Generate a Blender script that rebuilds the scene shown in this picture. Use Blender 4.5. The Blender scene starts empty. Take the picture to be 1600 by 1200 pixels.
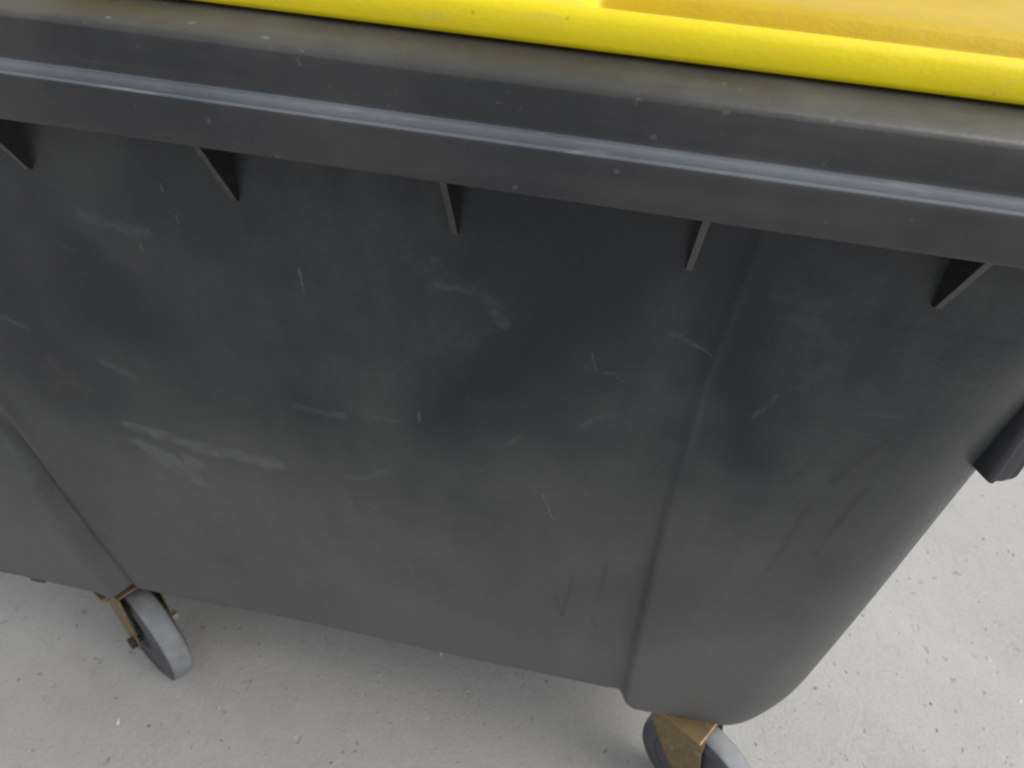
import bpy, bmesh, math, random
from math import sin, cos, pi, radians, sqrt
from mathutils import Vector, Matrix
random.seed(7)
scene = bpy.context.scene
col = scene.collection

# ------------------------------------------------------------------ camera
cd = bpy.data.cameras.new('camera'); camo = bpy.data.objects.new('camera', cd); col.objects.link(camo)
CAM = Vector((0.0858881, -0.4758986, 1.3331243)); YAW, PITCH, ROLL, FPX = -0.1243753, 0.6857434, 0.0910561, 1165.369
fwd = Vector((sin(YAW)*cos(PITCH), cos(YAW)*cos(PITCH), -sin(PITCH)))
rgt = Vector((cos(YAW), -sin(YAW), 0)); dwn = fwd.cross(rgt)
r2 = cos(ROLL)*rgt - sin(ROLL)*dwn; d2 = sin(ROLL)*rgt + cos(ROLL)*dwn
m = Matrix((r2, -d2, -fwd)).transposed().to_4x4(); m.translation = CAM
camo.matrix_world = m
cd.sensor_width = 36; cd.lens = FPX/1600*36; cd.clip_start = 0.02; cd.clip_end = 500
cd.dof.use_dof = True; cd.dof.focus_distance = 0.62; cd.dof.aperture_fstop = 8
scene.camera = camo
scene.cycles.filter_width = 2.0

# ------------------------------------------------------------------ light
SUN_EL, SUN_AZ = radians(52), radians(90)      # azimuth measured from +Y towards +X
w = bpy.data.worlds.new('World'); scene.world = w; w.use_nodes = True
nt = w.node_tree; bg = nt.nodes['Background']
sky = nt.nodes.new('ShaderNodeTexSky'); sky.sky_type = 'NISHITA'; sky.sun_disc = False
sky.sun_elevation = SUN_EL; sky.sun_rotation = SUN_AZ
sky.air_density = 1.0; sky.dust_density = 4.0; sky.ozone_density = 1.0
hs = nt.nodes.new('ShaderNodeHueSaturation'); hs.inputs['Saturation'].default_value = 0.2
nt.links.new(sky.outputs[0], hs.inputs['Color']); nt.links.new(hs.outputs[0], bg.inputs['Color'])
bg.inputs['Strength'].default_value = 0.15
sd = bpy.data.lights.new('sun', 'SUN'); so = bpy.data.objects.new('sun', sd); col.objects.link(so)
sd.energy = 0.5; sd.angle = radians(50); sd.color = (1.0, 0.965, 0.91)
sdir = Vector((sin(SUN_AZ)*cos(SUN_EL), cos(SUN_AZ)*cos(SUN_EL), sin(SUN_EL)))
so.rotation_euler = sdir.to_track_quat('Z', 'Y').to_euler()
so.location = sdir*10
scene.view_settings.view_transform = 'Standard'; scene.view_settings.look = 'None'
scene.view_settings.exposure = 0.55; scene.view_settings.gamma = 1.0; scene.view_settings.use_curve_mapping = False

# ------------------------------------------------------------------ node helpers
class NT:
    def __init__(s, name):
        s.m = bpy.data.materials.new(name); s.m.use_nodes = True
        s.t = s.m.node_tree; s.b = s.t.nodes['Principled BSDF']
        s.co = s.t.nodes.new('ShaderNodeTexCoord').outputs['Object']
    def n(s, kind, **kw):
        n = s.t.nodes.new('ShaderNode'+kind)
        for k, v in kw.items(): setattr(n, k, v)
        return n
    def setin(s, sock, v):
        if hasattr(v, 'is_linked') or isinstance(v, bpy.types.NodeSocket): s.t.links.new(v, sock)
        else: sock.default_value = v
    def math(s, op, a, b=None, c=None, clamp=False):
        n = s.n('Math', operation=op); n.use_clamp = clamp
        for i, v in enumerate((a, b, c)):
            if v is not None: s.setin(n.inputs[i], v)
        return n.outputs[0]
    def vmath(s, op, a, b=None, scale=None):
        n = s.n('VectorMath', operation=op); s.setin(n.inputs[0], a)
        if b is not None: s.setin(n.inputs[1], b)
        if scale is not None: s.setin(n.inputs['Scale'], scale)
        return n.outputs['Value'] if op in ('LENGTH', 'DISTANCE', 'DOT_PRODUCT') else n.outputs[0]
    def noise(s, scale, detail=4, rough=.55, vec=None, dist=0.0, color=False):
        n = s.n('TexNoise'); s.setin(n.inputs['Vector'], vec or s.co); n.inputs['Scale'].default_value = scale
        n.inputs['Detail'].default_value = detail; n.inputs['Roughness'].default_value = rough; n.inputs['Distortion'].default_value = dist
        return n.outputs['Color'] if color else n.outputs['Fac']
    def mapping(s, scale=(1,1,1), rot=(0,0,0), loc=(0,0,0)):
        n = s.n('Mapping'); s.t.links.new(s.co, n.inputs['Vector'])
        n.inputs['Scale'].default_value = scale; n.inputs['Rotation'].default_value = rot; n.inputs['Location'].default_value = loc
        return n.outputs[0]
    def rng(s, v, a, b, c=0., d=1., smooth=True):
        n = s.n('MapRange'); n.interpolation_type = 'SMOOTHSTEP' if smooth else 'LINEAR'
        s.setin(n.inputs['Value'], v)
        for k, x in zip(('From Min', 'From Max', 'To Min', 'To Max'), (a, b, c, d)): s.setin(n.inputs[k], x)
        return n.outputs[0]
    def mix(s, f, a, b):
        n = s.n('Mix', data_type='RGBA'); s.setin(n.inputs[0], f)
        for k, v in ((6, a), (7, b)):
            s.setin(n.inputs[k], v if isinstance(v, bpy.types.NodeSocket) else (*v, 1))
        return n.outputs[2]
    def bump(s, h, dist, strength=1.0, prev=None):
        n = s.n('Bump'); n.inputs['Distance'].default_value = dist; n.inputs['Strength'].default_value = strength
        s.setin(n.inputs['Height'], h)
        if prev is not None: s.t.links.new(prev, n.inputs['Normal'])
        return n.outputs[0]
    def out(s, color=None, rough=None, normal=None, metal=None, spec=None):
        for k, v in (('Base Color', color), ('Roughness', rough), ('Normal', normal), ('Metallic', metal), ('Specular IOR Level', spec)):
            if v is None: continue
            if k == 'Base Color' and not isinstance(v, bpy.types.NodeSocket): v = (*v, 1)
            s.setin(s.b.inputs[k], v)
        return s.m

MARKS = {
 'pale': [(-0.412, 0.73, -0.369, 0.724, 0.01), (-0.414, 0.702, -0.385, 0.677, 0.013), (-0.385, 0.677, -0.358, 0.653, 0.019), (-0.351, 0.687, -0.357, 0.655, 0.016), (-0.369, 0.724, -0.319, 0.715, 0.012), (-0.319, 0.715, -0.287, 0.717, 0.017), (-0.287, 0.717, -0.236, 0.713, 0.014), (-0.145, 0.716, -0.11, 0.737, 0.007), (-0.198, 0.823, -0.145, 0.828, 0.007), (-0.139, 0.669, -0.127, 0.66, 0.007), (0.09, 0.869, 0.12, 0.891, 0.007), (0.022, 0.825, 0.032, 0.836, 0.005), (-0.496, 0.879, -0.473, 0.87, 0.007), (-0.403, 0.837, -0.371, 0.821, 0.008), (0.147, 0.998, 0.169, 0.989, 0.004), (-0.0, 0.994, 0.011, 0.987, 0.006), (-0.345, 1.023, -0.293, 1.017, 0.009), (0.235, 0.918, 0.244, 0.95, 0.004), (0.084, 0.948, 0.124, 0.936, 0.0015), (-0.601, 0.646, -0.611, 0.574, 0.012), (0.378, 0.992, 0.385, 0.985, 0.005), (0.318, 0.945, 0.344, 0.95, 0.004), (-0.111, 0.834, -0.091, 0.834, 0.003), (-0.261, 0.449, -0.268, 0.367, 0.004), (-0.045, 1.015, -0.019, 1.01, 0.005)],
 'scratch': [(-0.159, 1.007, -0.159, 0.984, 0.0022), (0.061, 0.748, 0.075, 0.704, 0.0018), (0.087, 0.965, 0.094, 0.944, 0.001), (-0.255, 1.042, -0.256, 1.034, 0.0014), (-0.26, 1.07, -0.26, 1.064, 0.0018), (-0.098, 0.532, -0.096, 0.498, 0.0014), (-0.287, 1.024, -0.286, 1.02, 0.001), (-0.299, 1.006, -0.3, 1.0, 0.0018), (-0.14, 0.577, -0.136, 0.564, 0.0018), (-0.067, 0.85, -0.067, 0.836, 0.0025), (0.166, 0.992, 0.182, 0.984, 0.0014), (-0.239, 0.38, -0.238, 0.292, 0.0016)],
 'dark': [(0.287, 0.843, 0.297, 0.895, 0.003), (0.322, 0.854, 0.348, 0.928, 0.006), (0.348, 0.928, 0.357, 0.956, 0.008), (0.096, 0.524, 0.109, 0.474, 0.004), (0.146, 0.49, 0.158, 0.457, 0.003), (0.159, 0.698, 0.165, 0.71, 0.004), (0.164, 0.821, 0.173, 0.854, 0.003), (-0.043, 1.033, -0.039, 1.029, 0.0035), (-0.547, 0.453, -0.541, 0.445, 0.0045), (0.421, 0.544, 0.428, 0.529, 0.0035), (0.286, 0.841, 0.287, 0.845, 0.005), (0.111, 0.615, 0.109, 0.474, 0.004), (0.147, 0.629, 0.149, 0.529, 0.003), (0.351, 0.853, 0.346, 0.734, 0.006), (0.314, 0.809, 0.312, 0.694, 0.006)],
 'dark_reflection': [(0.058, 1.072, 0.059, 1.01, 0.105), (0.051, 0.98, -0.039, 0.858, 0.095), (0.177, 1.072, 0.203, 0.956, 0.06), (0.217, 0.943, 0.245, 0.88, 0.065), (-0.473, 0.897, -0.481, 0.823, 0.16), (-0.36, 0.959, -0.356, 0.922, 0.09)],  # soft dark reflections of a person, painted into the wall colour
}

def mark_group():
    g = bpy.data.node_groups.new('wear_mark', 'ShaderNodeTree')
    for nme, t in (('P', 'NodeSocketVector'), ('A', 'NodeSocketVector'), ('AB', 'NodeSocketVector'), ('InvLen2', 'NodeSocketFloat'), ('R', 'NodeSocketFloat'), ('Soft', 'NodeSocketFloat')):
        g.interface.new_socket(nme, in_out='INPUT', socket_type=t)
    g.interface.new_socket('Mask', in_out='OUTPUT', socket_type='NodeSocketFloat')
    gi = g.nodes.new('NodeGroupInput'); go = g.nodes.new('NodeGroupOutput'); L = g.links.new
    def vm(op): n = g.nodes.new('ShaderNodeVectorMath'); n.operation = op; return n
    def mt(op, clamp=False): n = g.nodes.new('ShaderNodeMath'); n.operation = op; n.use_clamp = clamp; return n
    pa = vm('SUBTRACT'); L(gi.outputs['P'], pa.inputs[0]); L(gi.outputs['A'], pa.inputs[1])
    dt = vm('DOT_PRODUCT'); L(pa.outputs[0], dt.inputs[0]); L(gi.outputs['AB'], dt.inputs[1])
    h = mt('MULTIPLY', True); L(dt.outputs['Value'], h.inputs[0]); L(gi.outputs['InvLen2'], h.inputs[1])
    sc_ = vm('SCALE'); L(gi.outputs['AB'], sc_.inputs[0]); L(h.outputs[0], sc_.inputs['Scale'])
    sb = vm('SUBTRACT'); L(pa.outputs[0], sb.inputs[0]); L(sc_.outputs[0], sb.inputs[1])
    ln = vm('LENGTH'); L(sb.outputs[0], ln.inputs[0])
    inner = mt('MULTIPLY'); L(gi.outputs['R'], inner.inputs[0]); L(gi.outputs['Soft'], inner.inputs[1])
    mr = g.nodes.new('ShaderNodeMapRange'); mr.interpolation_type = 'SMOOTHSTEP'
    L(ln.outputs['Value'], mr.inputs['Value']); L(gi.outputs['R'], mr.inputs['From Min']); L(inner.outputs[0], mr.inputs['From Max'])
    mr.inputs['To Min'].default_value = 0; mr.inputs['To Max'].default_value = 1
    L(mr.outputs[0], go.inputs['Mask'])
    return g
MG = mark_group()
def marks(s, P, segs, soft):
    tot = None
    for (ax, az, bx, bz, r) in segs:
        n = s.t.nodes.new('ShaderNodeGroup'); n.node_tree = MG
        s.t.links.new(P, n.inputs['P']); n.inputs['A'].default_value = (ax, 0, az)
        dx, dz = bx-ax, bz-az
        n.inputs['AB'].default_value = (dx, 0, dz); n.inputs['InvLen2'].default_value = 1/(dx*dx+dz*dz+1e-9)
        n.inputs['R'].default_value = r; n.inputs['Soft'].default_value = soft
        tot = n.outputs[0] if tot is None else s.math('MAXIMUM', tot, n.outputs[0])
    return tot

def plastic_body():
    s = NT('weathered_grey_plastic')
    flat = s.vmath('MULTIPLY', s.co, (1, 0, 1))
    def warped(amp, scale, detail=3):
        c = s.noise(scale, detail, .6, color=True)
        off = s.vmath('SCALE', s.vmath('SUBTRACT', c, (.5, .5, .5)), scale=amp)
        return s.vmath('MULTIPLY', s.vmath('ADD', s.vmath('ADD', s.co, off), (-.23, 0, 0)), (1, 0, 1))
    wf = warped(.004, 50, 2)
    scr = marks(s, wf, MARKS['scratch'], 0.0)
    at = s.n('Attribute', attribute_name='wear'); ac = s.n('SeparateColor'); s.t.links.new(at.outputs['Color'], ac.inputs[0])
    pale, dark, reflection = ac.outputs[0], ac.outputs[1], ac.outputs[2]  # third channel masks the painted dark reflections
    # dust film: cloudy, with run marks; paler foot also paints in ground reflection
    z = s.n('SeparateXYZ'); s.t.links.new(s.co, z.inputs[0])
    cloud = s.noise(3.2, 5, .6); run = s.noise(1.0, 4, .6, vec=s.mapping((26, 26, 1.6)))
    fine = s.noise(220, 3, .6)
    dust = s.math('ADD', s.rng(cloud, .28, .72, .26, .70), s.rng(run, .35, .75, -.04, .07))
    dust = s.math('ADD', dust, s.rng(z.outputs['Z'], 1.05, .25, -.30, .50))  # paler foot: ground reflection painted in through the dust factor
    dust = s.math('MULTIPLY', dust, s.rng(reflection, 0, 1.0, 1, .0, False))  # dust factor cut to paint in the dark reflections
    dust = s.math('MULTIPLY', dust, s.rng(fine, .3, .7, .82, 1.15), clamp=True)
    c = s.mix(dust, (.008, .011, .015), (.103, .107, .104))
    grit = s.noise(9, 5, .65, dist=.6)
    c = s.mix(s.rng(grit, .60, .74, 0, .22), c, (.10, .10, .097))
    palem = s.math('MULTIPLY', pale, s.rng(s.noise(60, 4, .7), .3, .65, .25, 1))
    c = s.mix(s.math('MULTIPLY', palem, .42), c, (.16, .17, .172))
    c = s.mix(s.math('MULTIPLY', s.math('MULTIPLY', scr, .24), s.rng(fine, .3, .6, .3, 1)), c, (.24, .24, .23))
    c = s.mix(s.math('MULTIPLY', dark, s.rng(grit, .35, .65, .06, .42)), c, (.008, .008, .008))
    speck = s.n('TexVoronoi'); speck.inputs['Scale'].default_value = 26; s.t.links.new(flat, speck.inputs['Vector'])
    sr = s.n('SeparateColor'); s.t.links.new(speck.outputs['Color'], sr.inputs[0])
    sp = s.math('MULTIPLY', s.rng(speck.outputs['Distance'], .07, .03), s.rng(sr.outputs[0], .93, .94))
    c = s.mix(s.math('MULTIPLY', sp, .6), c, (.28, .28, .26))
    rough = s.math('ADD', s.rng(dust, 0, 1, .30, .52), s.rng(fine, .3, .7, -.03, .05))
    h = s.math('ADD', s.noise(420, 2, .6), s.math('MULTIPLY', s.noise(30, 2, .5), 1.2))
    nrm = s.bump(h, .0006, .5)
    nrm = s.bump(s.math('SUBTRACT', scr, pale), .0004, .4, nrm)
    return s.out(c, rough, nrm, spec=.34)

def plastic_plain(name, base, dusty, dlo=.35, dhi=.7, rough=(.3, .5), wear=None, spec=.5):
    s = NT(name)
    cloud = s.noise(6, 5, .62); streak = s.noise(1.0, 4, .6, vec=s.mapping((3, 30, 60)))
    f = s.math('ADD', s.rng(cloud, dlo, dhi), s.rng(streak, .4, .75, -.15, .3), clamp=True)
    c = s.mix(f, base, dusty)
    fine = s.noise(300, 3, .6)
    sp = s.noise(120, 2, .5)
    c = s.mix(s.rng(sp, .70, .76, 0, .4), c, tuple(min(1, x*2.2+.02) for x in dusty))
    if wear:
        wn = s.noise(1.0, 4, .65, vec=s.mapping((22, 60, 120)))
        c = s.mix(s.rng(wn, .57, .70, 0, .7), c, wear)
    nrm = s.bump(s.math('ADD', fine, s.math('MULTIPLY', s.noise(25, 3, .5), 1.5)), .0005, .5)
    return s.out(c, s.rng(f, 0, 1, *rough), nrm, spec=spec)

def yellow_plastic():
    s = NT('yellow_lid_plastic')
    cloud = s.noise(5, 5, .6)
    c = s.mix(s.rng(cloud, .3, .75), (.80, .65, .006), (.72, .57, .008))
    dn = s.noise(14, 6, .7)
    at = s.n('Attribute', attribute_name='recess_shade'); ac = s.n('SeparateColor'); s.t.links.new(at.outputs['Color'], ac.inputs[0])
    c = s.mix(s.math('MULTIPLY', ac.outputs[0], s.rng(dn, .2, .8, 1, .7)), c, (.50, .325, .004))  # orange interreflection shade of the recess, mixed into the base colour
    c = s.mix(s.rng(dn, .60, .80, 0, .22), c, (.42, .34, .10))
    sp = s.noise(150, 2, .5)
    c = s.mix(s.rng(sp, .70, .76, 0, .35), c, (.25, .2, .05))
    scf = s.noise(1.0, 4, .65, vec=s.mapping((16, 40, 90), (0, .06, 0)))
    c = s.mix(s.rng(scf, .60, .74, 0, .35), c, (.62, .50, .10))
    nrm = s.bump(s.math('ADD', s.noise(260, 3, .6), s.math('MULTIPLY', s.noise(18, 3, .5), 2.0)), .0006, .5)
    return s.out(c, s.rng(cloud, .3, .75, .38, .52), nrm, spec=.3)

def zinc():
    s = NT('yellow_zinc_plated_steel')
    a = s.noise(22, 5, .65); b = s.noise(90, 4, .7)
    c = s.mix(s.rng(a, .3, .7), (.255, .180, .085), (.18, .135, .075))
    c = s.mix(s.rng(b, .56, .72, 0, .7), c, (.10, .065, .035))
    c = s.mix(s.rng(s.noise(45, 3, .6, vec=s.mapping(loc=(3, 1, 2))), .62, .72, 0, .6), c, (.40, .38, .33))
    return s.out(c, s.rng(b, .3, .7, .38, .6), s.bump(b, .0005, .5), metal=.55)

def simple(name, c1, c2, rough, scale=30, metal=0., bumpd=.0005):
    s = NT(name); a = s.noise(scale, 5, .65)
    c = s.mix(s.rng(a, .3, .7), c1, c2)
    return s.out(c, s.rng(a, .3, .7, rough-.06, rough+.08), s.bump(s.noise(scale*8, 3, .6), bumpd, .5), metal=metal)

def ground_mat():
    s = NT('pale_worn_concrete')
    big = s.noise(1.3, 5, .6); mid = s.noise(9, 6, .65); fine = s.noise(160, 4, .7); vf = s.noise(700, 2, .6)
    st = s.noise(1.0, 4, .6, vec=s.mapping((70, 14, 1), (0, 0, .75)))
    c = s.mix(s.rng(big, .3, .7), (.385, .378, .360), (.455, .448, .428))
    c = s.mix(s.rng(mid, .35, .75, 0, .35), c, (.33, .32, .30))
    c = s.mix(s.rng(fine, .38, .68, 0, .42), c, (.52, .51, .485))
    c = s.mix(s.rng(st, .55, .78, 0, .35), c, (.25, .24, .225))
    c = s.mix(s.rng(s.noise(3.5, 6, .7, dist=.8), .55, .75, 0, .30), c, (.30, .285, .26))
    c = s.mix(s.rng(vf, .5, .75, 0, .2), c, (.2, .195, .185))
    v = s.n('TexVoronoi'); v.inputs['Scale'].default_value = 30
    wv = s.vmath('ADD', s.co, s.vmath('SCALE', s.vmath('SUBTRACT', s.noise(40, 3, .6, color=True), (.5, .5, .5)), scale=.03))
    s.t.links.new(wv, v.inputs['Vector'])
    sr = s.n('SeparateColor'); s.t.links.new(v.outputs['Color'], sr.inputs[0])
    pit = s.math('MULTIPLY', s.rng(v.outputs['Distance'], .22, .08), s.rng(sr.outputs[0], .80, .84))
    c = s.mix(s.math('MULTIPLY', pit, s.rng(mid, .4, .6, .03, .28)), c, (.17, .155, .14))
    v2 = s.n('TexVoronoi'); v2.inputs['Scale'].default_value = 95; s.t.links.new(wv, v2.inputs['Vector'])
    sr2 = s.n('SeparateColor'); s.t.links.new(v2.outputs['Color'], sr2.inputs[0])
    p2 = s.math('MULTIPLY', s.rng(v2.outputs['Distance'], .30, .12), s.rng(sr2.outputs[0], .88, .9))
    c = s.mix(s.math('MULTIPLY', p2, s.rng(big, .4, .6, .1, .4)), c, (.15, .14, .13))
    h = s.math('ADD', s.math('MULTIPLY', mid, .8), s.math('MULTIPLY', fine, .5))
    h = s.math('SUBTRACT', h, s.math('MULTIPLY', s.math('ADD', pit, p2), .5))
    h = s.math('ADD', h, s.math('MULTIPLY', vf, .2))
    return s.out(c, .88, s.bump(h, .007, .7), spec=.3)

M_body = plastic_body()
M_rim = plastic_plain('grey_rim_plastic', (.019, .021, .024), (.044, .045, .045), rough=(.26, .42))
M_ledge = plastic_plain('skylit_scuffed_ledge_plastic', (.095, .108, .13), (.15, .165, .19), .3, .7, rough=(.5, .68), wear=(.21, .21, .205), spec=.35)  # pale blue base paints in sky reflection; the flecks are real scuffs
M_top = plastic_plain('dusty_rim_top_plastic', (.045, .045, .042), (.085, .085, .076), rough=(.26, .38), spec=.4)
M_rib = plastic_plain('shaded_gusset_plastic', (.010, .010, .010), (.02, .02, .02), rough=(.4, .6))  # near-black base paints in the shade under the rim
M_edge = plastic_plain('lit_gusset_edge', (.040, .040, .039), (.075, .075, .07), rough=(.4, .6))  # paler copy paints in the light caught along the web edges
M_grip = plastic_plain('dark_grip_plastic', (.018, .020, .025), (.032, .034, .040), rough=(.35, .5))
M_lid = yellow_plastic()
M_zinc = zinc()
M_tyre = simple('grey_rubber_tread', (.165, .176, .184), (.25, .26, .268), .70, 34)
M_wall = simple('dark_grey_tyre_sidewall', (.05, .053, .06), (.085, .088, .098), .55, 25)
M_hub = simple('black_wheel_centre', (.02, .02, .022), (.045, .045, .048), .5, 30)
M_steel = simple('bright_zinc_bolt', (.62, .60, .52), (.45, .43, .36), .30, 60, metal=.8)
M_black = simple('dark_steel', (.014, .014, .014), (.04, .035, .03), .55, 50)

# ------------------------------------------------------------------ mesh helpers
def link(name, verts, faces, mat, parent=None, smooth=True, angle=40, mats=None, fm=None):
    me = bpy.data.meshes.new(name); me.from_pydata(verts, [], faces); me.update()
    for mm in (mats or [mat]): me.materials.append(mm)
    if fm: me.polygons.foreach_set('material_index', fm)
    if smooth:
        me.polygons.foreach_set('use_smooth', [True]*len(me.polygons))
        me.set_sharp_from_angle(angle=radians(angle))
    bm = bmesh.new(); bm.from_mesh(me); bmesh.ops.recalc_face_normals(bm, faces=bm.faces); bm.to_mesh(me); bm.free()
    o = bpy.data.objects.new(name, me); col.objects.link(o)
    if parent: o.parent = parent
    return o
def bevel(o, w, seg=2, ang=35):
    md = o.modifiers.new('bevel', 'BEVEL'); md.width = w; md.segments = seg; md.limit_method = 'ANGLE'; md.angle_limit = radians(ang)
    md.harden_normals = False
def empty(name, loc, parent=None, rz=0):
    o = bpy.data.objects.new(name, None); col.objects.link(o); o.location = loc; o.rotation_euler = (0, 0, rz); o.empty_display_size = .1
    if parent: o.parent = parent
    return o
def ring(xa, xb, ya, yb, r, nx=300, ny=60, nc=20):
    P = []
    def seg(x0, y0, x1, y1, n):
        for i in range(n): t = i/n; P.append((x0+(x1-x0)*t, y0+(y1-y0)*t))
    def arc(cx, cy, a0, n):
        for i in range(n): a = a0+pi/2*i/n; P.append((cx+r*cos(a), cy+r*sin(a)))
    seg(xa+r, ya, xb-r, ya, nx); arc(xb-r, ya+r, -pi/2, nc)
    seg(xb, ya+r, xb, yb-r, ny); arc(xb-r, yb-r, 0, nc)
    seg(xb-r, yb, xa+r, yb, nx//3); arc(xa+r, yb-r, pi/2, nc)
    seg(xa, yb-r, xa, ya+r, ny); arc(xa+r, ya+r, pi, nc)
    return P
def loft(rows, cap0=True, cap1=True, closed=False):
    n = len(rows[0]); V = [p for r in rows for p in r]; F = []
    R = len(rows)
    for j in range(R if closed else R-1):
        k = (j+1) % R
        for i in range(n): F.append((j*n+i, j*n+(i+1) % n, k*n+(i+1) % n, k*n+i))
    if not closed:
        if cap0: F.append(tuple(range(n-1, -1, -1)))
        if cap1: F.append(tuple((R-1)*n+i for i in range(n)))
    return V, F
def ss(a, b, x):
    t = max(0., min(1., (x-a)/(b-a))); return t*t*(3-2*t)

# ------------------------------------------------------------------ ground
V = []; F = []
n = 60
def gz(x, y): return .0012*sin(7*x+1.3)*cos(5*y)+.0008*sin(17*x-3*y)
# one sheet, fine close to the container and coarse far away
xs = [-60, -30, -12, -6]+[-3+6*i/n for i in range(n+1)]+[6, 12, 30, 60]
ys = [-60, -30, -12, -6]+[-3+6*i/n for i in range(n+1)]+[6, 12, 30, 60]
for y in ys:
    for x in xs: V.append((x, y, gz(x, y) - .001))
nx = len(xs)
for j in range(len(ys)-1):
    for i in range(nx-1): F.append((j*nx+i, j*nx+i+1, (j+1)*nx+i+1, (j+1)*nx+i))
g = link('ground', V, F, ground_mat()); g['kind'] = 'structure'

# loose grit lying on the concrete
V = []; F = []; fm = []
for k in range(1300):
    x = random.uniform(-1.3, 1.7); y = random.uniform(-.3, 1.2)
    s_ = random.choice([.0009, .0012, .0018, .0026])*random.uniform(.7, 1.2)
    if random.random() < .03: s_ *= 1.9
    a = random.uniform(0, 6.28); b = len(V); el = random.uniform(1, 2.0)
    z0 = gz(x, y)
    pts = [(-1, -.6, 0), (1, -.7, 0), (1.1, .6, 0), (-.9, .7, 0), (-.5, -.3, .8), (.6, -.2, .9), (.4, .4, .7)]
    for (px, py, pz) in pts:
        px *= el*random.uniform(.8, 1.2); py *= random.uniform(.8, 1.2)
        V.append((x+s_*(px*cos(a)-py*sin(a)), y+s_*(px*sin(a)+py*cos(a)), z0-.0012+s_*pz*1.2))
    fs = [(0, 1, 5, 4), (1, 2, 6, 5), (2, 3, 6), (3, 0, 4), (3, 4, 6), (4, 5, 6)]
    mi = 0 if random.random() < .80 else (1 if random.random() < .6 else 2)
    for f in fs: F.append(tuple(b+i for i in f)); fm.append(mi)
grit = link('loose_grit', V, F, None, smooth=False, mats=[simple('grey_grit', (.3, .29, .27), (.42, .41, .39), .85), simple('dark_grit', (.12, .11, .10), (.20, .18, .16), .85), simple('white_grit', (.6, .6, .57), (.75, .74, .7), .7)], fm=fm)
grit['kind'] = 'stuff'

# ------------------------------------------------------------------ the container
BIN = empty('waste_container', (-.23, .5, 0))
BIN['label'] = 'dark grey four-wheeled plastic waste container with yellow lid on pale concrete'
BIN['category'] = 'waste container'
ROOT = BIN.matrix_world.inverted()
OX, OY = -.23, .5
bpy.context.view_layer.update()
def local(V): return [(x-OX, y-OY, z) for x, y, z in V]
def part(name, V, F, mat, parent=BIN, **kw):
    return link(name, local(V), F, mat, parent, **kw)

# ---- body: tapering tub, wheel housings stepping out of the front wall near both corners
ZB, ZR = .2517, 1.1358
YB = .1466
def yfront(z): return YB*(ZR-z)/(ZR-ZB)
def interp(tab, z):
    for (z0, v0), (z1, v1) in zip(tab, tab[1:]):
        if z >= z1: t = (z-z1)/(z0-z1); return v1+(v0-v1)*t
    return tab[-1][1]
RX = [(1.2, .187), (1.101, .187), (.951, .183), (.719, .197), (.5, .212), (.284, .229), (.2, .233)]
LX = [(1.2, -.600), (.670, -.603), (.542, -.612), (.4, -.614), (.265, -.610), (.2, -.608)]
def housing(x, z):
    xr = interp(RX, z); xl = interp(LX, z)
    ar = .012*ss(1.0, .30, z)+.0015
    al = .029*ss(.76, .36, z)
    wr = .009+.007*ss(1.0, .3, z); wl = .007+.013*ss(.75, .3, z)
    d = ar*ss(xr-wr, xr, x) + al*ss(xl+wl, xl, x)
    # raised crease at the top of the right housing, shallow groove below
    d += .0014*math.exp(-((x-xr)/.004)**2)*ss(.75, .95, z)
    d -= .0022*math.exp(-((x-xr+wr+.002)/.010)**2)*ss(.85, .7, z)
    d -= .006*ss(.72, .60, z)*math.exp(-((x-xl-wl)/.010)**2)
    d += .003*ss(.78, .70, z)*ss(.5, .66, z)*math.exp(-((x-xl-wl-.02)/.010)**2)
    # uneven moulding, slight bulge between the housings
    d += .0016*sin(5.1*x+2.0*z+.6)+.0012*sin(9.3*x-6.1*z+2.0)+.0008*sin(15*x+12*z)
    d += .004*math.exp(-((x+.2)/.3)**2-((z-.65)/.25)**2)
    d += .0006*ss(1.043, 1.040, z)*ss(.19, .22, x)
    return d
def zbottom(x):
    return ZB-.022*ss(.216, .246, x)+.010*ss(-.60, -.63, x)
nz = 260
rows = []
def body_row(z, inset=0., dx=0., zoff=None):
    t = (1.15-z)/(1.15-ZB)
    xb = .481+.019*t-dx; xa = -.945-.02*t+dx
    ya = yfront(z)+inset; yb = 1.03-.13*t-inset
    r = max(.02, .125-.0*t-max(inset, dx)*.6)
    R = []
    for i, (x, y) in enumerate(ring(xa, xb, ya, yb, r, nx=640)):
        k = ss(ya+r*1.05, ya+r*.15, y)          # only the front side
        zz = z if zoff is None else z+(zbottom(x)-ZB)*k*zoff
        y2 = y - k*housing(x, zz) if k > 0 else y
        R.append((x, y2, zz))
    return R
# underside rows first (turned-under edge), then up the wall
for a in (90, 75, 60, 45, 30, 15, 0):
    c_, s_ = cos(radians(a)), sin(radians(a))
    rows.append(body_row(ZB+.012*(1-s_), .010*(1-c_),   .048*(1-c_), 1.0))
ztop = 1.153
zz0 = ZB+.012
for j in range(1, nz+1):
    z = zz0+(ztop-zz0)*j/nz
    zo = max(0., 1-(z-zz0)/.10)
    # corner rounding eats into the ends near the foot
    rows.append(body_row(z, 0., 0., zo if zo > 0 else None))
def ends(rows):
    out = []
    for R in rows:
        o_ = []
        for (x, y, z) in R:
            k = max(0., 1-(z-.225)/.15)
            sh = .030*k**2.4
            if x > .25: x -= sh*ss(.25, .50, x)
            if x < -.7: x += sh*ss(-.65, -.88, x)
            o_.append((x, y, z))
        out.append(o_)
    return out
rows = ends(rows)
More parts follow.
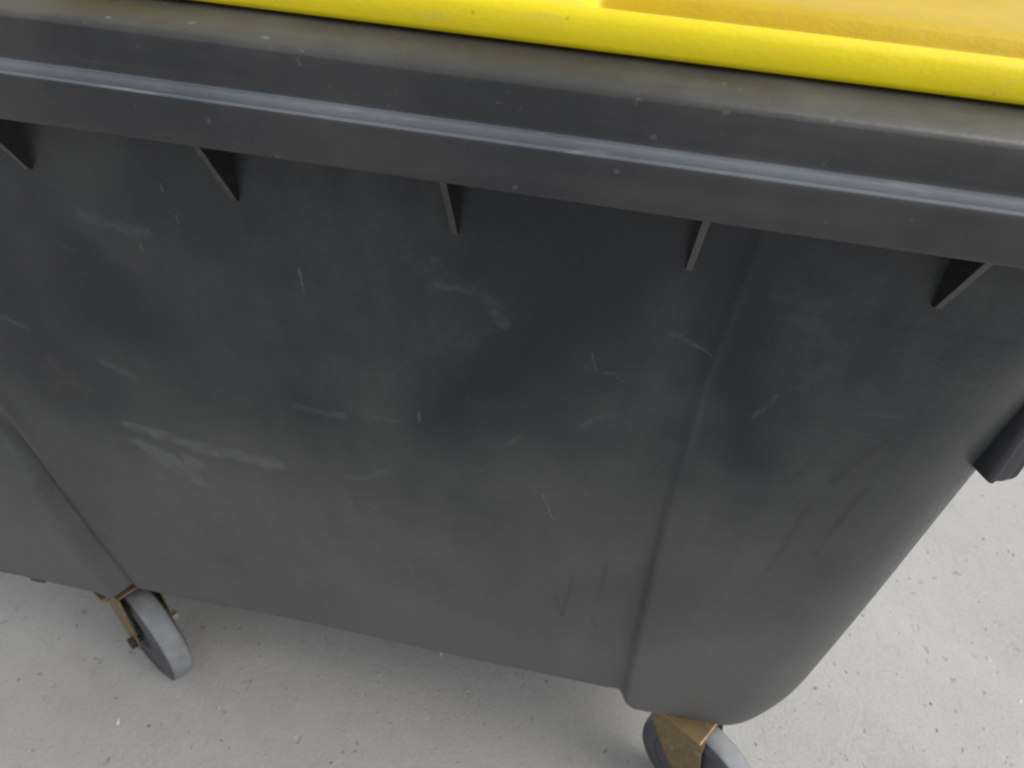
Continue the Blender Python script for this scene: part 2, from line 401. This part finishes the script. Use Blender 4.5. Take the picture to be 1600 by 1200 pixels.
# bottom cap slightly recessed
cap = [(x*.985-.003, y+.01 if y < .5 else y-.01, ZB+.016) for x, y, z in rows[0]]
V, F = loft([cap]+rows, cap0=True, cap1=False)
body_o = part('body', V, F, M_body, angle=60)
# wear painted where it is on the plastic: pale scuffs, dark stains; plus soft dark reflections of a person, painted in
from mathutils import noise as mn
def seg_mask(x, z, segs, core=0.):
    best = 0.
    for (ax, az, bx, bz, r) in segs:
        if abs(x-(ax+bx)/2) > abs(bx-ax)/2+r or abs(z-(az+bz)/2) > abs(bz-az)/2+r: continue
        dx, dz = bx-ax, bz-az
        h = max(0., min(1., ((x-ax)*dx+(z-az)*dz)/(dx*dx+dz*dz+1e-9)))
        d = sqrt((x-ax-dx*h)**2+(z-az-dz*h)**2)
        if d < r: best = max(best, ss(r, r*core, d))
    return best
ca = body_o.data.color_attributes.new('wear', 'FLOAT_COLOR', 'POINT')  # scuffs and stains, with painted reflections in the blue channel
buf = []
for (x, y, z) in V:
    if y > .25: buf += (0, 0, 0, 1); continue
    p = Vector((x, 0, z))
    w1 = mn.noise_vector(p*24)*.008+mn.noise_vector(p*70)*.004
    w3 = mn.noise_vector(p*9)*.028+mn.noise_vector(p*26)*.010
    buf += (max(seg_mask(x+w1.x*1.3, z+w1.z*1.3, MARKS['pale'][:7], .35), .5*seg_mask(x+w1.x, z+w1.z, MARKS['pale'][7:], .1)), seg_mask(x+w1.x*.3, z+w1.z*.3, MARKS['dark']), seg_mask(x+w3.x, z+w3.z, MARKS['dark_reflection']), 1)
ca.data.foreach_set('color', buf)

# ---- rim swept round the tub
def sweep(profile, mat, name, closed=True, parent=BIN, base=(-.965, .505, 0., 1.03), rc=.13, nx=200, angle=30, mats=None, fmf=None, wob=0.):
    rows = []
    for j, (off, z) in enumerate(profile):
        xa, xb, ya, yb = base
        R = ring(xa-off, xb+off, ya-off, yb+off, rc+off, nx=nx)
        rows.append([(x, y, z+wob*(sin(3.1*x+1)+.6*sin(9*x+.5*j))) for x, y in R])
    V, F = loft(rows, closed=closed)
    if not closed: pass
    fm = None
    if fmf:
        n_ = len(rows[0]); fm = [fmf(i//n_) for i in range(len(F))]
    return part(name, V, F, mat, parent, angle=angle, mats=mats, fm=fm)
prof = [(-.003, 1.1530), (.0500, 1.1540), (.0520, 1.1380), (.0530, 1.1350), (.0550, 1.1344), (.0568, 1.1358), (.0573, 1.1385), (.0567, 1.1500), (.0566, 1.1625),
        (.0563, 1.1650), (.0550, 1.1664), (.0538, 1.1660), (.0530, 1.1646), (.0514, 1.1650), (.0504, 1.1684), (.0492, 1.1700), (.0480, 1.1703), (.0468, 1.1700), (.0460, 1.1712),
        (.0455, 1.1745), (.0452, 1.1900), (.0449, 1.1962), (.0440, 1.1984), (.0420, 1.1996), (.0390, 1.2006), (.0250, 1.2043), (.0130, 1.2074), (.0050, 1.2088), (-.0150, 1.2092), (-.0300, 1.2080), (-.0345, 1.2), (-.0350, 1.1850), (-.0350, 1.158), (-.012, 1.150)]
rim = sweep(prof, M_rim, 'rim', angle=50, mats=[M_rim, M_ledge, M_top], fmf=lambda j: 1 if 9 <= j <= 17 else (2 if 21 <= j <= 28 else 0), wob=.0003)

# ---- triangular gussets under the rim, one part each
def gusset(x, skew=0.):
    t = .0025
    prof = [(yfront(1.152)-.001, 1.152), (-.0495, 1.152), (-.0505, 1.1392), (-.0455, 1.1335), (yfront(1.068)-.0045, 1.0665), (yfront(1.066)+.004, 1.064), (yfront(1.15)+.004, 1.152)]
    V = []; 
    for sx in (-t, t):
        for (y, z) in prof: V.append((x+sx+skew*(1.15-z), y, z))
    n_ = len(prof)
    F = [tuple(range(n_)), tuple(range(2*n_-1, n_-1, -1))]+[(i, (i+1) % n_, n_+(i+1) % n_, n_+i) for i in range(n_)]
    o = part('gusset', V, F, M_rib, smooth=False, mats=[M_rib, M_edge], fm=[0, 0]+[1]*n_); bevel(o, .0007, 2, 30); return o
for k in range(-4, 6):
    x = -.3535+.1650*k; xt = -.3710+.1720*k     # the webs lean slightly outwards with the draft of the mould
    if -.90 < x < .46: gusset(x, (xt-x)/.084)
# slim extra web beside the third gusset
def side_gusset(y, sgn):
    X = .490 if sgn > 0 else -.945
    V = []
    for sy in (-.002, .002):
        for (dx, z) in ((-.004, 1.152), (.049, 1.152), (.049, 1.139), (.0, 1.066), (-.008, 1.064)): V.append((X+sgn*dx, y+sy, z))
    F = [(0, 1, 2, 3, 4), (9, 8, 7, 6, 5)]+[(i, (i+1) % 5, 5+(i+1) % 5, 5+i) for i in range(5)]
    part('gusset', V, F, M_rib, smooth=False)
for y in (.2, .36, .52, .68, .84):
    side_gusset(y, 1); side_gusset(y, -1)

# ---- fluted hand grips hanging at the corners
def grip(cx, cy, ang, ztop=1.150, zend=.880):
    pts = []
    W, D = .0160, .0125
    N = 48
    for i in range(N):
        a = 2*pi*i/N
        x = W*math.copysign(abs(cos(a))**.36, cos(a)); y = D*math.copysign(abs(sin(a))**.36, sin(a))
        if y < 0: y += .0034*math.exp(-((x+.006)/.0022)**2) + .0016*math.exp(-((x-.008)/.002)**2)
        pts.append((x, y))
    rows = []
    R_ = [(zend+.0005, .62), (zend, .80), (zend+.001, .92), (zend+.004, 1.0)]
    for (z, s_) in R_:
        rows.append([(x*s_, y*s_, z-.0040*abs(sin(x/W*3.1+.6))) for x, y in pts])
    for k in range(1, 25):
        z = zend+.010+(ztop-zend-.010)*k/24
        rows.append([(x, y, z) for x, y in pts])
    V, F = loft(rows)
    V = [(cx+x*cos(ang)-y*sin(ang), cy+x*sin(ang)+y*cos(ang), z) for x, y, z in V]
    o = part('hand_grip', V, F, M_grip, angle=45)
    # short webs tying the grip to the tub
    for z in (.90, 1.02):
        n1 = (cx, cy); ix, iy = -sin(ang), cos(ang)
        V = []
        for (u, v) in ((-.008, .010), (.008, .010), (.008, .045), (-.008, .045)):
            for dz in (-.003, .003): V.append((cx+u*cos(ang)+v*ix, cy+u*sin(ang)+v*iy, z+dz))
        F = [(0, 2, 4, 6), (1, 7, 5, 3), (0, 1, 3, 2), (2, 3, 5, 4), (4, 5, 7, 6), (6, 7, 1, 0)]
        part('grip_web', V, F, M_grip, parent=BIN, smooth=False)
    return o
GRIP = (.459, .068, radians(24))
grip(*GRIP)
grip(2*OX-GRIP[0]+.0, GRIP[1], -GRIP[2])

# ---- lid
LB = (-.965, .505, 0., 1.03)
prof_in = [(.0040, 1.2100), (.0105, 1.2096), (.0129, 1.2106), (.0136, 1.2135), (.0130, 1.2200), (.0118, 1.2258), (.0090, 1.2296), (.0050, 1.2312), (.0005, 1.2306),
           (-.005, 1.2280), (-.010, 1.2230), (-.016, 1.2185), (-.024, 1.2160), (-.034, 1.2160), (-.040, 1.2180), (-.0440, 1.2230), (-.0470, 1.2290), (-.0510, 1.2320), (-.060, 1.2330),
           (-.085, 1.2338), (-.110, 1.2345), (-.130, 1.2352), (-.150, 1.2360), (-.156, 1.2366), (-.161, 1.2410), (-.166, 1.2450), (-.174, 1.2465), (-.210, 1.2476), (-.25, 1.2490), (-.32, 1.252), (-.40, 1.2545), (-.48, 1.256)]
rows = []
for (off, z) in prof_in:
    xa, xb, ya, yb = LB
    r = max(.01, .13+off)
    R = ring(xa-off, xb+off, ya-off, yb+off, r, nx=240)
    row = []
    for (x, y) in R:
        zz = z
        if -.20 < off < -.004 and y < .21:
            # raised land left of centre fills the channel
            land = 1.2316+.020*(-off)
            k = ss(.0540, .0470, x)
            edge = ss(0, .02, .0-off)
            zz = z+(max(z, land)-z)*k
        row.append((x, y, zz+.0004*sin(4*x+1)))
    rows.append(row)
V, F = loft(rows, cap0=False, cap1=True)
lid = part('lid', V, F, M_lid, angle=55)
gr = []
n_ = len(rows[0])
for i, (x, y, z) in enumerate(V):
    off = prof_in[i//n_][0]
    g_ = ss(.052, .058, x)*ss(-.002, -.012, off)*ss(-.162, -.150, off)*ss(.3, .2, y)  # mask for the painted recess shading, right of the raised land
    gr += (g_, 0, 0, 1)
ca = lid.data.color_attributes.new('recess_shade', 'FLOAT_COLOR', 'POINT'); ca.data.foreach_set('color', gr)
# inner skirt of the lid
V, F = loft([[(x, y, z) for x, y in ring(LB[0]-o_, LB[1]+o_, -o_, LB[3]+o_, .13+o_)] for o_, z in ((.0040, 1.2100), (.0035, 1.2230), (.0, 1.2240))], False, False)
part('lid_skirt', V, F, M_lid, parent=BIN, angle=55)
# lid hinges at the back
for hx in (-.66, -.34, -.04, .28):
    V = []
    N = 16
    for sx in (-.03, .03):
        for i in range(N):
            a = 2*pi*i/N; V.append((hx+sx, 1.075+.013*cos(a), 1.214+.013*sin(a)))
    F = [tuple(range(N)), tuple(range(2*N-1, N-1, -1))]+[(i, (i+1) % N, N+(i+1) % N, N+i) for i in range(N)]
    part('hinge', V, F, M_rim, angle=40)

# ------------------------------------------------------------------ casters
def lathe(profile, n=48):
    # profile (axial, radius); axis along local X
    V = []; F = []
    for (a, r) in profile:
        for i in range(n):
            t = 2*pi*i/n; V.append((a, r*cos(t), r*sin(t)))
    P = len(profile)
    for j in range(P-1):
        for i in range(n): F.append((j*n+i, j*n+(i+1) % n, (j+1)*n+(i+1) % n, (j+1)*n+i))
    F.append(tuple(range(n))); F.append(tuple((P-1)*n+i for i in reversed(range(n))))
    return V, F
def slab(poly, a0, a1):
    # poly in (y,z), extruded along x
    V = [(a0, y, z) for y, z in poly]+[(a1, y, z) for y, z in poly]; n_ = len(poly)
    return V, [tuple(range(n_)), tuple(range(2*n_-1, n_-1, -1))]+[(i, (i+1) % n_, n_+(i+1) % n_, n_+i) for i in range(n_)]
def box(x0, x1, y0, y1, z0, z1):
    V = [(x, y, z) for x in (x0, x1) for y in (y0, y1) for z in (z0, z1)]
    return V, [(0, 1, 3, 2), (4, 6, 7, 5), (0, 4, 5, 1), (2, 3, 7, 6), (0, 2, 6, 4), (1, 5, 7, 3)]
def make_caster():
    # local frame: swivel axis at origin, wheel leads along -Y, axle along X
    root = empty('caster', (0, 0, 0), BIN)
    T = .045; AX = (-T, .10)
    # tyre: rounded tread with sidewalls
    h = .0205
    tp = [(-.020, .070), (-.0235, .078), (-h, .086), (-h+.001, .092), (-.0180, .0968), (-.013, .0992), (-.008, .1003), (.008, .1003), (.013, .0992), (.0180, .0968), (h-.001, .092), (h, .086), (.0235, .078), (.020, .070)]
    V, F = lathe(tp, 72); V = [(x, y+AX[0], z+AX[1]) for x, y, z in V]
    n_ = 72; fm = []
    for i in range(len(F)):
        j = i//n_; fm.append(0 if 4 <= j <= 8 else 1)
    tyre = link('tyre', V, F, None, root, angle=50, mats=[M_tyre, M_wall], fm=fm)
    hp = [(-.012, .020), (-.021, .021), (-.022, .026), (-.013, .030), (-.011, .052), (-.018, .060), (-.0205, .070), (-.0205, .0725), (.0205, .0725), (.0205, .070), (.018, .060), (.011, .052), (.013, .030), (.022, .026), (.021, .021), (.012, .020)]
    V, F = lathe(hp, 48); V = [(x, y+AX[0], z+AX[1]) for x, y, z in V]
    link('wheel_centre', V, F, M_hub, root, angle=35)
    # fork: folded sheet, two tapering cheeks and a crown
    cheek = [(.046, .224), (.048, .206), (.043, .178), (.012, .128), (-.014, .094), (-.034, .082), (-.052, .080), (-.063, .090), (-.066, .104), (-.060, .140), (-.050, .185), (-.050, .206), (-.046, .224)]
    V, F = slab(cheek, -.0335, -.0300)
    V2, F2 = slab(cheek, .0300, .0335)
    b = len(V); V += V2; F += [tuple(i+b for i in f) for f in F2]
    V2, F2 = box(-.0338, .0338, -.047, .047, .2215, .2262); b = len(V); V += V2; F += [tuple(i+b for i in f) for f in F2]
    fork = link('fork', V, F, M_zinc, root, smooth=False); bevel(fork, .0014, 2, 30)
    # bearing race and mounting plate
    V, F = lathe([(.2265, .036), (.2300, .040), (.2350, .041), (.2385, .038), (.2395, .030)], 40)
    V = [(y, z, x) for x, y, z in V]; link('swivel_bearing', V, F, M_zinc, root, angle=40)
    V, F = box(-.055, .055, -.048, .048, .2392, .2445); pl = link('mounting_plate', V, F, M_zinc, root, smooth=False); bevel(pl, .003, 2)
    for sx in (-1, 1):
        for sy in (-1, 1):
            V = []; N = 6
            for z in (.2330, .2391):
                for i in range(N): a = pi/3*i; V.append((sx*.044+.0075*cos(a), sy*.037+.0075*sin(a), z))
            F = [tuple(range(N)), tuple(range(2*N-1, N-1, -1))]+[(i, (i+1) % N, N+(i+1) % N, N+i) for i in range(N)]
            link('plate_bolt', V, F, M_black, root, smooth=False)
    # axle, bolt head and lock nut
    V, F = lathe([(-.036, .006), (.036, .006)], 16); V = [(x, y+AX[0], z+AX[1]) for x, y, z in V]; link('axle', V, F, M_black, root, angle=40)
    def hexnut(name, a0, a1, r, mat, dz=0):
        V = []; N = 6
        for a_ in (a0, a1):
            for i in range(N): t = pi/3*i+.3; V.append((a_, AX[0]+r*cos(t), AX[1]+r*sin(t)))
        F = [tuple(range(N)), tuple(range(2*N-1, N-1, -1))]+[(i, (i+1) % N, N+(i+1) % N, N+i) for i in range(N)]
        o = link(name, V, F, mat, root, smooth=False); bevel(o, .001, 2); return o
    hexnut('axle_nut', -.0430, -.0340, .0115, M_black)
    hexnut('bolt_head', .0340, .0450, .0105, M_steel)
    return root
proto = make_caster()
def dup(o, parent):
    c = o.copy(); col.objects.link(c); c.parent = parent
    for ch in list(o.children): dup(ch, c)
    return c
def place(o, x, y, dirx, diry):
    o.location = (x-OX, y-OY, 0); o.rotation_euler = (0, 0, math.atan2(diry, dirx)+pi/2)
second = dup(proto, BIN); third = dup(proto, BIN); fourth = dup(proto, BIN)
place(proto, -.6400, .1890, .86, -.51)
place(second, .334, .163, .83, -.56)
place(third, -.62, .80, .9, .3)
place(fourth, .27, .80, .7, -.6)

# small moulded drain studs seen under the front edge
for (x, y) in ((-.745, .131), (-.675, .136)):
    V, F = box(x-.013, x+.013, y-.004, y+.02, .246, .262)
    o = part('foot_stud', V, F, M_grip, smooth=False); bevel(o, .002)
